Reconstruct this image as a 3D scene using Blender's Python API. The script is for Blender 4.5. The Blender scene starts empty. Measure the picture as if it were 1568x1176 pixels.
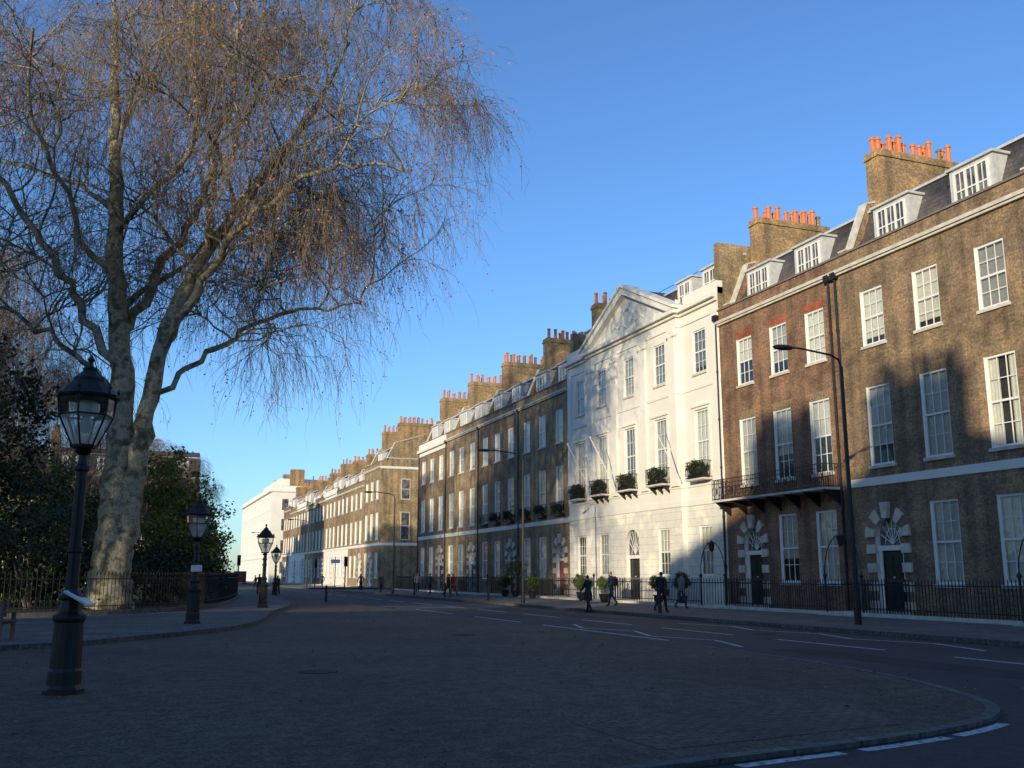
import bpy, bmesh, math, random
import numpy as np
from mathutils import Vector, Matrix
random.seed(7); rng=np.random.default_rng(7)
S=bpy.context.scene
R=math.radians
# ------------------------------------------------------------------ materials
def newmat(name):
    m=bpy.data.materials.new(name); m.use_nodes=True
    nt=m.node_tree; b=nt.nodes['Principled BSDF']; return m,nt,b
def noise(nt,scale,detail=3,coord='Object',rough=.6):
    tc=nt.nodes.new('ShaderNodeTexCoord'); n=nt.nodes.new('ShaderNodeTexNoise')
    n.inputs['Scale'].default_value=scale; n.inputs['Detail'].default_value=detail; n.inputs['Roughness'].default_value=rough
    nt.links.new(tc.outputs[coord],n.inputs['Vector']); return n
def ramp(nt,src,stops):
    r=nt.nodes.new('ShaderNodeValToRGB'); nt.links.new(src,r.inputs[0])
    el=r.color_ramp.elements
    while len(el)<len(stops): el.new(.5)
    for e,(p,c) in zip(el,stops): e.position=p; e.color=(c[0],c[1],c[2],1)
    return r
def mix(nt,mode,f,a,b):
    m=nt.nodes.new('ShaderNodeMix'); m.data_type='RGBA'; m.blend_type=mode
    if isinstance(f,float): m.inputs[0].default_value=f
    else: nt.links.new(f,m.inputs[0])
    for i,x in ((6,a),(7,b)):
        if isinstance(x,tuple): m.inputs[i].default_value=(x[0],x[1],x[2],1)
        else: nt.links.new(x,m.inputs[i])
    return m.outputs[2]
def bump(nt,b,h,strength=.3,dist=.02):
    n=nt.nodes.new('ShaderNodeBump'); n.inputs['Strength'].default_value=strength; n.inputs['Distance'].default_value=dist
    nt.links.new(h,n.inputs['Height']); nt.links.new(n.outputs[0],b.inputs['Normal'])
def pm(name,c1,c2,scale=3,rough=.8,bs=0,metal=0,fine=None):
    m,nt,b=newmat(name); n=noise(nt,scale); r=ramp(nt,n.outputs[0],[(.3,c1),(.7,c2)]); out=r.outputs[0]
    if fine:
        n2=noise(nt,fine,1); r2=ramp(nt,n2.outputs[0],[(.35,(.45,.45,.45)),(.65,(1.5,1.5,1.5))]); out=mix(nt,'MULTIPLY',1.0,out,r2.outputs[0])
        n3=noise(nt,fine*.12,2); r3=ramp(nt,n3.outputs[0],[(.35,(.72,.72,.72)),(.65,(1.22,1.22,1.22))]); out=mix(nt,'MULTIPLY',1.0,out,r3.outputs[0])
    nt.links.new(out,b.inputs['Base Color']); b.inputs['Roughness'].default_value=rough; b.inputs['Metallic'].default_value=metal
    if bs: bump(nt,b,n.outputs[0],bs)
    return m
def brickmat(name,c1,c2,mort,dark=.5,bw=.225,bh=.075,ms=.011,rough=.9,bs=.35,patch=.7,soot=True,vary=1.0):
    m,nt,b=newmat(name); tc=nt.nodes.new('ShaderNodeTexCoord')
    br=nt.nodes.new('ShaderNodeTexBrick'); nt.links.new(tc.outputs['UV'],br.inputs['Vector'])
    br.inputs['Scale'].default_value=1; br.inputs['Brick Width'].default_value=bw; br.inputs['Row Height'].default_value=bh
    br.inputs['Mortar Size'].default_value=ms; br.inputs['Mortar Smooth'].default_value=.2; br.inputs['Bias'].default_value=-.1
    br.inputs['Color1'].default_value=(*c1,1); br.inputs['Color2'].default_value=(*c2,1); br.inputs['Mortar'].default_value=(*mort,1)
    n=noise(nt,patch,4); d=dark
    r=ramp(nt,n.outputs[0],[(.32,(d,d*.98,d*.98)),(.5,(.85,.85,.85)),(.66,(1.18,1.12,1.04))]); out=mix(nt,'MULTIPLY',1.0,br.outputs[0],r.outputs[0])
    v=.38*vary
    n3=noise(nt,11,2); r3=ramp(nt,n3.outputs[0],[(.35,(1-v,1-v,1-v*1.0)),(.68,(1+v*.8,1+v*.75,1+v*.65))]); out=mix(nt,'MULTIPLY',1.0,out,r3.outputs[0])
    if soot:
        mp=nt.nodes.new('ShaderNodeMapping'); mp.inputs['Scale'].default_value=(2.2,2.2,.12); nt.links.new(tc.outputs['Object'],mp.inputs[0])
        n4=nt.nodes.new('ShaderNodeTexNoise'); n4.inputs['Scale'].default_value=1; n4.inputs['Detail'].default_value=3; nt.links.new(mp.outputs[0],n4.inputs['Vector'])
        r4=ramp(nt,n4.outputs[0],[(.3,(.58,.58,.59)),(.55,(1.05,1.05,1.05))]); out=mix(nt,'MULTIPLY',1.0,out,r4.outputs[0])
    nt.links.new(out,b.inputs['Base Color']); b.inputs['Roughness'].default_value=rough
    bump(nt,b,br.outputs['Fac'],-bs,.01)
    return m
M={}
M['brickA']=brickmat('brick_stock',(.37,.245,.135),(.21,.14,.08),(.26,.21,.15))
M['brickB']=brickmat('brick_brown',(.37,.195,.11),(.20,.115,.07),(.23,.175,.125))
M['brickC']=brickmat('brick_yellow',(.46,.325,.165),(.29,.20,.105),(.33,.27,.18))
M['brickD']=brickmat('brick_dark',(.30,.20,.12),(.18,.12,.075),(.22,.175,.13))
M['brickCh']=brickmat('brick_chimney',(.46,.29,.13),(.29,.18,.085),(.29,.23,.15),dark=.6)
M['redarch']=brickmat('brick_red_arch',(.50,.13,.06),(.38,.10,.05),(.3,.15,.1),bw=.09,bh=.3,ms=.006,soot=False)
M['arch']=brickmat('brick_gauged_arch',(.36,.25,.14),(.29,.19,.10),(.3,.25,.17),bw=.09,bh=.3,ms=.006,soot=False)
M['stucco']=pm('white_stucco',(.73,.70,.62),(.80,.775,.70),.8,.75,.05)
M['stone']=pm('portland_stone',(.46,.42,.35),(.68,.64,.55),2.5,.85,.1)
M['rustic']=brickmat('rusticated_stucco',(.79,.765,.69),(.77,.745,.67),(.56,.54,.48),dark=.93,bw=1.1,bh=.42,ms=.016,rough=.75,bs=.6,soot=False,vary=.12)
M['paint']=pm('white_paint',(.75,.74,.69),(.81,.80,.76),5,.45)
M['curtain']=pm('white_blind',(.62,.62,.58),(.78,.77,.72),6,.9)
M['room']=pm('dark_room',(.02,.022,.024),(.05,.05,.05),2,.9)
M['slate']=brickmat('slate_roof',(.12,.105,.10),(.08,.072,.07),(.03,.03,.03),bw=.3,bh=.22,ms=.008,rough=.55,soot=False)
M['lead']=pm('lead_flashing',(.42,.43,.43),(.60,.60,.58),4,.6)
M['pot']=pm('terracotta_pot',(.52,.15,.05),(.64,.22,.08),5,.8)
M['iron']=pm('black_iron',(.010,.010,.011),(.018,.018,.018),8,.5)
M['blackdoor']=pm('black_door_paint',(.015,.02,.018),(.02,.026,.022),5,.25)
M['reddoor']=pm('red_door_paint',(.30,.03,.02),(.38,.05,.03),5,.3)
M['coping']=pm('dark_coping',(.12,.11,.10),(.22,.2,.17),3,.9)
M['asphalt']=pm('asphalt',(.030,.030,.032),(.052,.051,.053),.35,.85,.0,fine=55)
M['asphalt2']=pm('asphalt_repair',(.020,.020,.021),(.032,.032,.033),1.35,.9,.0,fine=70)
M['plaza']=pm('bound_gravel',(.080,.057,.039),(.130,.096,.067),.25,.95,.0,fine=32)
M['pave']=brickmat('york_paving',(.17,.16,.145),(.12,.113,.105),(.06,.06,.055),dark=.7,bw=.9,bh=.6,ms=.012,bs=.3,soot=False)
M['setts']=brickmat('granite_setts',(.17,.125,.092),(.11,.085,.065),(.05,.042,.036),dark=.7,bw=.22,bh=.11,ms=.014,bs=.5,soot=False)
M['kerb']=brickmat('granite_kerb',(.155,.148,.14),(.11,.105,.10),(.05,.05,.05),dark=.8,bw=.9,bh=3,ms=.012,bs=.2,soot=False)
m,nt,b=newmat('road_paint_white'); n=noise(nt,11,5); nt.links.new(ramp(nt,n.outputs[0],[(.36,(.08,.08,.08)),(.46,(.50,.50,.48)),(.7,(.75,.74,.71))]).outputs[0],b.inputs['Base Color']); b.inputs['Roughness'].default_value=.8; M['white_line']=m
M['soil']=pm('garden_ground',(.03,.035,.015),(.06,.075,.025),1.5,.95,.2)
m,nt,b=newmat('plane_bark'); n=noise(nt,1.9,5); r=ramp(nt,n.outputs[0],[(.38,(.10,.085,.05)),(.46,(.22,.19,.12)),(.54,(.44,.39,.27)),(.62,(.25,.22,.14)),(.70,(.36,.32,.20))])
n2=noise(nt,14,3); r2=ramp(nt,n2.outputs[0],[(.3,(.6,.6,.6)),(.7,(1.15,1.15,1.1))]); nt.links.new(mix(nt,'MULTIPLY',1.0,r.outputs[0],r2.outputs[0]),b.inputs['Base Color']); b.inputs['Roughness'].default_value=.9; bump(nt,b,n2.outputs[0],.5,.03); M['bark']=m
M['twig']=pm('twig_bark',(.14,.105,.07),(.25,.19,.13),.6,.9)
m,nt,b=newmat('autumn_leaf'); n=noise(nt,.45,3); r=ramp(nt,n.outputs[0],[(.35,(.26,.15,.075)),(.5,(.38,.17,.06)),(.66,(.50,.22,.06))]); nt.links.new(r.outputs[0],b.inputs['Base Color']); b.inputs['Roughness'].default_value=.8; M['deadleaf']=m
def leafmat(name,c1,c2,c3):
    m,nt,b=newmat(name); n=noise(nt,.9,2); r=ramp(nt,n.outputs[0],[(.32,c1),(.5,c2),(.68,c3)])
    n2=noise(nt,12,1); r2=ramp(nt,n2.outputs[0],[(.3,(.6,.6,.6)),(.7,(1.4,1.4,1.3))])
    nt.links.new(mix(nt,'MULTIPLY',1.0,r.outputs[0],r2.outputs[0]),b.inputs['Base Color']); b.inputs['Roughness'].default_value=.6
    return m
M['leaf']=leafmat('green_leaf',(.04,.065,.012),(.085,.12,.02),(.12,.16,.03))
M['leafdark']=leafmat('dark_leaf',(.014,.023,.009),(.03,.045,.014),(.05,.065,.02))
M['leafyel']=leafmat('yellow_green_leaf',(.08,.11,.015),(.17,.20,.03),(.24,.25,.045))
def twoshader(name,col,kind,fac,rough=.03,fresnel=False,gcol=(1,1,1)):
    m,nt,b=newmat(name); nt.nodes.remove(b); out=nt.nodes['Material Output']
    tr=nt.nodes.new('ShaderNodeBsdfTransparent'); tr.inputs[0].default_value=(*col,1); gl=nt.nodes.new(kind)
    if 'Roughness' in gl.inputs: gl.inputs['Roughness'].default_value=rough
    gl.inputs[0].default_value=(*gcol,1)
    ms=nt.nodes.new('ShaderNodeMixShader'); nt.links.new(tr.outputs[0],ms.inputs[1]); nt.links.new(gl.outputs[0],ms.inputs[2]); nt.links.new(ms.outputs[0],out.inputs[0])
    if fresnel:
        fr=nt.nodes.new('ShaderNodeFresnel'); fr.inputs[0].default_value=1.45; ma=nt.nodes.new('ShaderNodeMath'); ma.operation='ADD'; ma.inputs[1].default_value=fac; nt.links.new(fr.outputs[0],ma.inputs[0]); nt.links.new(ma.outputs[0],ms.inputs[0])
        tc=nt.nodes.new('ShaderNodeTexCoord'); nn=nt.nodes.new('ShaderNodeTexNoise'); nn.inputs['Scale'].default_value=1.3; nt.links.new(tc.outputs['Object'],nn.inputs['Vector'])
        bp=nt.nodes.new('ShaderNodeBump'); bp.inputs['Strength'].default_value=.3; bp.inputs['Distance'].default_value=.04; nt.links.new(nn.outputs[0],bp.inputs['Height']); nt.links.new(bp.outputs[0],gl.inputs['Normal'])
    else: ms.inputs[0].default_value=fac
    return m
M['glass']=twoshader('window_glass',(.93,.95,.93),'ShaderNodeBsdfGlossy',.05,fresnel=True)
M['lglass']=twoshader('lantern_glass',(.9,.92,.92),'ShaderNodeBsdfTranslucent',.45,gcol=(.85,.87,.86))
m,nt,b=newmat('dark_pane'); n=noise(nt,1.5); nt.links.new(ramp(nt,n.outputs[0],[(.4,(.05,.055,.06)),(.7,(.22,.22,.22))]).outputs[0],b.inputs['Base Color']); b.inputs['Roughness'].default_value=.1; M['pane']=m

# ------------------------------------------------------------------ mesh builder
def link(o,parent=None):
    S.collection.objects.link(o)
    if parent: o.parent=parent
    return o
def empty(name,loc=(0,0,0),rz=0,parent=None):
    o=bpy.data.objects.new(name,None); o.empty_display_size=.3; link(o,parent); o.location=loc; o.rotation_euler=(0,0,rz); return o
class MB:
    def __init__(s): s.v=[];s.f=[];s.m=[];s.mats=[]
    def mi(s,mat):
        if mat not in s.mats: s.mats.append(mat)
        return s.mats.index(mat)
    def add(s,vs,fs,mat):
        o=len(s.v); s.v+= [tuple(v) for v in vs]; k=s.mi(mat)
        for f in fs: s.f.append(tuple(i+o for i in f)); s.m.append(k)
    def quad(s,a,b,c,d,mat): s.add([a,b,c,d],[(0,1,2,3)],mat)
    def box(s,x0,x1,y0,y1,z0,z1,mat):
        s.add([(x0,y0,z0),(x1,y0,z0),(x1,y1,z0),(x0,y1,z0),(x0,y0,z1),(x1,y0,z1),(x1,y1,z1),(x0,y1,z1)],
              [(0,3,2,1),(4,5,6,7),(0,1,5,4),(1,2,6,5),(2,3,7,6),(3,0,4,7)],mat)
    def prism(s,poly,f,mat):
        n=len(poly); a=[f(p,0) for p in poly]+[f(p,1) for p in poly]
        s.add(a,[tuple(range(n)),tuple(range(2*n-1,n-1,-1))]+[(i,(i+1)%n,(i+1)%n+n,i+n) for i in range(n)],mat)
    def tube(s,p0,p1,r0,r1,n,mat,caps=True):
        p0=Vector(p0);p1=Vector(p1); t=(p1-p0).normalized(); u=t.orthogonal().normalized(); w=t.cross(u)
        a=[]
        for p,r in ((p0,r0),(p1,r1)):
            for i in range(n):
                an=2*math.pi*i/n; a.append(p+u*math.cos(an)*r+w*math.sin(an)*r)
        fs=[(i,(i+1)%n,(i+1)%n+n,i+n) for i in range(n)]
        if caps: fs+=[tuple(range(n-1,-1,-1)),tuple(range(n,2*n))]
        s.add(a,fs,mat)
    def path(s,pts,r,n,mat):
        for a,b in zip(pts[:-1],pts[1:]): s.tube(a,b,r,r,n,mat)
    def lathe(s,prof,n,c,mat,flute=0):
        a=[]
        for k,(r,z) in enumerate(prof):
            for i in range(n):
                an=2*math.pi*(i+.5)/n; rr=r*(1-(flute if i%2 else 0)); a.append((c[0]+rr*math.cos(an),c[1]+rr*math.sin(an),c[2]+z))
        fs=[]
        for k in range(len(prof)-1):
            for i in range(n): fs.append((k*n+i,k*n+(i+1)%n,(k+1)*n+(i+1)%n,(k+1)*n+i))
        fs.append(tuple(range(n-1,-1,-1))); fs.append(tuple(range((len(prof)-1)*n,len(prof)*n)))
        s.add(a,fs,mat)
    def obj(s,name,parent=None,loc=(0,0,0),rz=0,smooth=False):
        me=bpy.data.meshes.new(name); me.from_pydata(s.v,[],s.f)
        for k in s.mats: me.materials.append(M[k] if isinstance(k,str) else k)
        me.polygons.foreach_set('material_index',s.m)
        if smooth: me.polygons.foreach_set('use_smooth',[True]*len(s.f))
        me.update(); boxuv(me)
        o=bpy.data.objects.new(name,me); link(o,parent); o.location=loc; o.rotation_euler=(0,0,rz); return o
def boxuv(me):
    n=len(me.polygons)
    if n==0: return
    nor=np.zeros(n*3); me.polygons.foreach_get('normal',nor); nor=np.abs(nor.reshape(-1,3))
    lt=np.zeros(n,dtype=np.int32); me.polygons.foreach_get('loop_total',lt)
    ax=np.repeat(np.argmax(nor*np.array([1,1,1.01]),axis=1),lt)
    vi=np.zeros(len(me.loops),dtype=np.int32); me.loops.foreach_get('vertex_index',vi)
    co=np.zeros(len(me.vertices)*3); me.vertices.foreach_get('co',co); co=co.reshape(-1,3)[vi]
    uv=np.where((ax==0)[:,None],co[:,[1,2]],np.where((ax==1)[:,None],co[:,[0,2]],co[:,[0,1]]))
    l=me.uv_layers.new(name='UVMap'); l.data.foreach_set('uv',uv.astype(np.float32).ravel())
def npmesh(name,V,F,mats,midx=None,parent=None,smooth=False,loc=(0,0,0)):
    V=np.asarray(V,dtype=np.float32); F=np.asarray(F,dtype=np.int32); k=F.shape[1]; n=len(F)
    me=bpy.data.meshes.new(name); me.vertices.add(len(V)); me.vertices.foreach_set('co',V.ravel())
    me.loops.add(n*k); me.loops.foreach_set('vertex_index',F.ravel()); me.polygons.add(n)
    me.polygons.foreach_set('loop_start',np.arange(0,n*k,k,dtype=np.int32))
    for x in mats: me.materials.append(M[x])
    if midx is not None: me.polygons.foreach_set('material_index',np.asarray(midx,dtype=np.int32))
    if smooth: me.polygons.foreach_set('use_smooth',np.ones(n,dtype=bool))
    me.update(calc_edges=True)
    o=bpy.data.objects.new(name,me); link(o,parent); o.location=loc; return o

# ------------------------------------------------------------------ building parts
def wall_grid(B,u0,u1,z0,z1,y,ops,mat):
    us=sorted({u0,u1}|{o[0] for o in ops}|{o[1] for o in ops}); zs=sorted({z0,z1}|{o[2] for o in ops}|{o[3] for o in ops})
    us=[u for u in us if u0<=u<=u1]; zs=[z for z in zs if z0<=z<=z1]
    for a,b in zip(us[:-1],us[1:]):
        for c,d in zip(zs[:-1],zs[1:]):
            cu,cz=(a+b)/2,(c+d)/2
            if any(o[0]<cu<o[1] and o[2]<cz<o[3] for o in ops): continue
            B.quad((a,y,c),(b,y,c),(b,y,d),(a,y,d),mat)
def newP(): return {k:MB() for k in ('walls','windows','glass','curtains','roof','trim','door','ironwork')}
def finish(P,parent):
    for k,b in P.items():
        if b.f: b.obj(k,parent)
def window(P,uc,w,z0,z1,y=0,rows=2,cols=3,arch=None,sill=True,rev='stucco',dep=.24):
    a,b=uc-w/2,uc+w/2
    W=P['walls']
    for q in (((a,y,z0),(a,y+dep,z0),(a,y+dep,z1),(a,y,z1)),((b,y,z0),(b,y+dep,z0),(b,y+dep,z1),(b,y,z1)),
              ((a,y,z1),(b,y,z1),(b,y+dep,z1),(a,y+dep,z1)),((a,y,z0),(b,y,z0),(b,y+dep,z0),(a,y+dep,z0))): W.quad(*q,rev)
    F=P['windows']; f0,f1=y+.06,y+.15; t=.085
    F.box(a,a+t,f0,f1,z0,z1,'paint');F.box(b-t,b,f0,f1,z0,z1,'paint')
    F.box(a+t,b-t,f0,f1,z0,z0+.10,'paint');F.box(a+t,b-t,f0,f1,z1-t,z1,'paint')
    zm=(z0+z1)/2
    F.box(a+t,b-t,f0+.01,f1,zm-.04,zm+.04,'paint')
    for i in range(1,cols):
        u=a+t+(w-2*t)*i/cols
        F.box(u-.016,u+.016,f0+.03,f1-.03,z0+.10,zm-.04,'paint');F.box(u-.016,u+.016,f0+.03,f1-.03,zm+.04,z1-t,'paint')
    for h0,h1 in ((z0+.10,zm-.04),(zm+.04,z1-t)):
        for j in range(1,rows):
            z=h0+(h1-h0)*j/rows; F.box(a+t,b-t,f0+.033,f1-.033,z-.015,z+.015,'paint')
    tl=random.uniform(-.012,.012); tv=random.uniform(-.012,.012)
    P['glass'].quad((a+t,y+.105-tl,z0+.05),(b-t,y+.105+tl,z0+.05),(b-t,y+.105+tl+tv,z1-t/2),(a+t,y+.105-tl+tv,z1-t/2),'glass')
    C=P['curtains']; yb=y+dep-.01; r=random.random()
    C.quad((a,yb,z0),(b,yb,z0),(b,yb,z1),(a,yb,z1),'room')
    yc=yb-.03
    if r<.55: C.quad((a,yc,z0),(b,yc,z0),(b,yc,z1),(a,yc,z1),'curtain')
    elif r<.84:
        zz=z0+(z1-z0)*random.choice([.25,.35,.5,.12,.15]); C.quad((a,yc,zz),(b,yc,zz),(b,yc,z1),(a,yc,z1),'curtain')
    elif r<.95:
        cw=w*random.uniform(.30,.42)
        for p,q in ((a,a+cw),(b-cw,b)):
            n=6
            for i in range(n):
                x0=p+(q-p)*i/n;x1=p+(q-p)*(i+1)/n; y0=yc-(.02 if i%2 else 0);y1=yc-(0 if i%2 else .02)
                C.quad((x0,y0,z0),(x1,y1,z0),(x1,y1,z1),(x0,y0,z1),'curtain')
    if sill: P['trim'].box(a-.08,b+.08,y-.08,y+.058,z0-.11,z0+.012,'stone')
    if arch: P['trim'].prism([(a+.0,z1+.003),(b,z1+.003),(b+.13,z1+.36),(a-.13,z1+.36)],lambda p,t:(p[0],y-.006+t*.05,p[1]),arch)
    return (a,b,z0,z1)
def door(P,uc,z0=.25,zc=3.15,r=.75,y=0,wall='brickA',blocks=True,colour='blackdoor'):
    W=P['walls']; a,b=uc-r,uc+r; zt=zc+r; n=14
    pts=[(uc-r*math.cos(math.pi*i/n),zc+r*math.sin(math.pi*i/n)) for i in range(n+1)]
    for p,q in zip(pts[:-1],pts[1:]):
        W.quad((p[0],y,p[1]),(q[0],y,q[1]),(q[0],y,zt),(p[0],y,zt),wall)
        W.quad((p[0],y,p[1]),(q[0],y,q[1]),(q[0],y+.3,q[1]),(p[0],y+.3,p[1]),'stucco')
    for u in (a,b): W.quad((u,y,z0),(u,y+.3,z0),(u,y+.3,zc),(u,y,zc),'stucco')
    D=P['door']
    D.box(a+.2,b-.2,y+.22,y+.28,z0,2.55,colour)
    for c in (uc-.26,uc+.26):
        for z_0,z_1 in ((.45,1.1),(1.25,1.9),(2.02,2.42)): D.box(c-.18,c+.18,y+.2,y+.219,z_0,z_1,colour)
    D.tube((uc,y+.2,1.55),(uc,y+.14,1.55),.04,.04,8,'stone')
    for c in (a+.1,b-.1): D.tube((c,y+.16,z0),(c,y+.16,2.6),.085,.075,10,'stucco')
    D.box(a,b,y+.1,y+.28,2.6,2.8,'stucco')
    D.quad((a,y+.24,2.8),(b,y+.24,2.8),(b,y+.24,zt),(a,y+.24,zt),'pane')
    for i in range(1,8):
        an=math.pi*i/8; D.tube((uc,y+.2,2.85),(uc-r*.96*math.cos(an),y+.2,zc-.25+(r+.2)*math.sin(an)),.018,.018,4,'paint')
    ring=[(uc-r*.55*math.cos(math.pi*i/10),y+.2,2.85+.62*math.sin(math.pi*i/10)) for i in range(11)]
    D.path(ring,.016,4,'paint')
    D.box(uc-1.05,uc+1.05,y-2.25,y-.01,0.02,z0,'stone'); D.box(uc-.95,uc+.95,y-2.9,y-2.252,.02,.19,'stone')
    T=P['trim']
    if blocks:
        k=9
        for i in range(k):
            a0=math.pi*i/k; a1=math.pi*(i+1)/k
            if i%2==0:
                ro=r+(.62 if i==4 else .5); pr=.16 if i==4 else .1
                pl=[(uc-ra*math.cos(x),zc+ra*math.sin(x)) for ra,x in ((r-.02,a0),(r-.02,a1),(ro,a1),(ro,a0))]
                T.prism(pl,lambda p,t:(p[0],y-pr+t*(pr+.05),p[1]),'stone')
        z=z0+.02;i=0
        while z<zc-.2:
            for sgn in (-1,1):
                if i%2==0:
                    u0,u1=sorted((uc+sgn*(r-.02),uc+sgn*(r+.45))); T.box(u0,u1,y-.09,y+.05,z,z+.36,'stone')
            z+=.37;i+=1
def chimney(P,uc,y0,y1,ztop=20.6,npots=8,t=.42):
    B=P['roof']; B.box(uc-t,uc+t,y0,y1,13.5,ztop-.35,'brickCh'); B.box(uc-t-.07,uc+t+.07,y0-.07,y1+.07,ztop-.35,ztop-.2,'brickCh')
    B.box(uc-t-.02,uc+t+.02,y0-.02,y1+.02,ztop-.2,ztop,'brickCh'); B.box(uc-t+.1,uc+t-.1,y0+.1,y1-.1,ztop,ztop+.06,'coping')
    for row in (-.17,.17):
        for i in range(npots):
            if random.random()<.12: continue
            yy=y0+.3+(y1-y0-.6)*i/(npots-1)+random.uniform(-.05,.05); h=random.choice([.6,.75,.8,.9])
            B.lathe([(.155,0),(.13,.1),(.115,h-.15),(.15,h-.13),(.15,h-.04),(.10,h)],8,(uc+row,yy,ztop+.05),'pot' if random.random()<.9 else 'brickCh')
def dormer(P,uc,w,z0=15.15,z1=17.1,y=.95,cols=3):
    B=P['roof']; B.box(uc-w/2,uc+w/2,y,y+1.6,z0-.5,z1,'lead'); B.box(uc-w/2-.1,uc+w/2+.1,y-.12,y+2.0,z1,z1+.1,'lead')
    F=P['windows']; iw=w-.5; a=uc-iw/2; b=uc+iw/2; zz0=z0+.25; zz1=z1-.15
    B.quad((a,y-.004,zz0),(b,y-.004,zz0),(b,y-.004,zz1),(a,y-.004,zz1),'pane')
    nn=cols
    for i in range(nn+1):
        u=a+(b-a)*i/nn; tt=.05; F.box(u-tt,u+tt,y-.06,y-.006,zz0,zz1,'paint')
    for i in range(nn):
        u0=a+(b-a)*i/nn+.05;u1=a+(b-a)*(i+1)/nn-.05
        F.box(u0,u1,y-.05,y-.007,zz0,zz0+.08,'paint');F.box(u0,u1,y-.05,y-.007,zz1-.07,zz1,'paint');
        zm=(zz0+zz1)/2;F.box(u0,u1,y-.045,y-.007,zm-.03,zm+.03,'paint')
        F.box((u0+u1)/2-.014,(u0+u1)/2+.014,y-.035,y-.007,zz0+.08,zm-.03,'paint');F.box((u0+u1)/2-.014,(u0+u1)/2+.014,y-.035,y-.007,zm+.03,zz1-.07,'paint')
def mansard(P,W,zp=15.3,brick='brickA',z1=17.6,z2=18.8,dep=11):
    B=P['roof']; pr=[(.75,zp-.6),(1.9,z1),(5.5,z2),(dep,z1)]
    for (ya,za),(yb,zb) in zip(pr[:-1],pr[1:]): B.quad((0,ya,za),(W,ya,za),(W,yb,zb),(0,yb,zb),'slate')
    B.quad((0,.2,zp-.6),(W,.2,zp-.6),(W,.76,zp-.6),(0,.76,zp-.6),'lead')
    B.box(0.01,W-.01,1.78,1.98,z1-.02,z1+.09,'lead')
    Wl=P['walls']; side=[(0.003,0.0),(0.003,zp-.1),(.75,zp-.1),(1.9,z1),(5.5,z2),(dep,z1),(dep,0)]
    for u in (.004,W-.004): Wl.add([(u,a,b) for a,b in side],[tuple(range(7))],brick)
    Wl.quad((0,dep,0),(W,dep,0),(W,dep,z1),(0,dep,z1),brick)
    Wl.box(0,W,.01,.34,zp-1.0,zp,brick)
def upstand(P,u,zp=15.3,z1=17.6,z2=18.8,brick='brickA'):
    pl=[(.36,zp-.4),(.36,zp+.35),(.75,zp+.4),(1.75,z1+.4),(5.5,z2+.35),(5.5,z2-.5),(1.9,z1-.6)]
    P['roof'].prism(pl,lambda p,t:(u-.2+.4*t,p[0],p[1]),brick)
    P['roof'].prism([(.34,zp+.352),(.75,zp+.402),(1.75,z1+.402),(5.5,z2+.352),(5.5,z2+.42),(1.7,z1+.48),(.7,zp+.48),(.34,zp+.43)],lambda p,t:(u-.24+.48*t,p[0],p[1]),'stone')
def pipe(P,u,ztop=14.4):
    B=P['ironwork']; B.tube((u,-.1,.2),(u,-.1,ztop),.055,.055,8,'iron'); B.box(u-.16,u+.16,-.24,-.02,ztop,ztop+.3,'iron')
    for z in (2,4.5,7,9.5,12): B.tube((u,-.1,z),(u,-.1,z+.12),.075,.075,8,'iron')
def balcony(P,u0,u1,z=5.35,d=.95,h=1.0,step=.13):
    B=P['ironwork']; B.box(u0,u1,-d,-.045,z-.1,z,'iron' if d<.6 else 'stone')
    for zz in (z+.06,z+h*.8,z+h): B.box(u0,u1,-d+.005,-d+.035,zz-.015,zz+.015,'iron')
    for u in (u0+.02,u1-.02):
        for zz in (z+.06,z+h): B.box(u-.015,u+.015,-d+.036,-.05,zz-.014,zz+.014,'iron')
        k=int(d/step)
        for i in range(k): B.box(u-.009,u+.009,-d+i*step,-d+i*step+.018,z,z+h,'iron')
    n=int((u1-u0)/step)
    for i in range(n+1):
        u=u0+(u1-u0)*i/n; B.box(u-.009,u+.009,-d+.01,-d+.028,z,z+h-.016,'iron')
    m=max(1,int((u1-u0)/.42))
    for i in range(m):
        uc=u0+(u1-u0)*(i+.5)/m
        c=[(uc+.17*math.cos(t*math.pi/5),-d+.0,z+h*.42+.24*math.sin(t*math.pi/5)) for t in range(11)]
        B.path(c,.013,4,'iron')
    if d>.6:
        k=max(2,int((u1-u0)/1.4))
        for i in range(k+1):
            u=u0+.15+(u1-u0-.3)*i/k
            B.prism([(-d+.1,z-.1),(-.04,z-.1),(-.04,z-.75)],lambda p,t:(u-.05+.1*t,p[0],p[1]),'iron')
LV=dict(g=(1.3,4.4),f=(6.0,9.3),s=(11.0,13.4))
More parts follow.
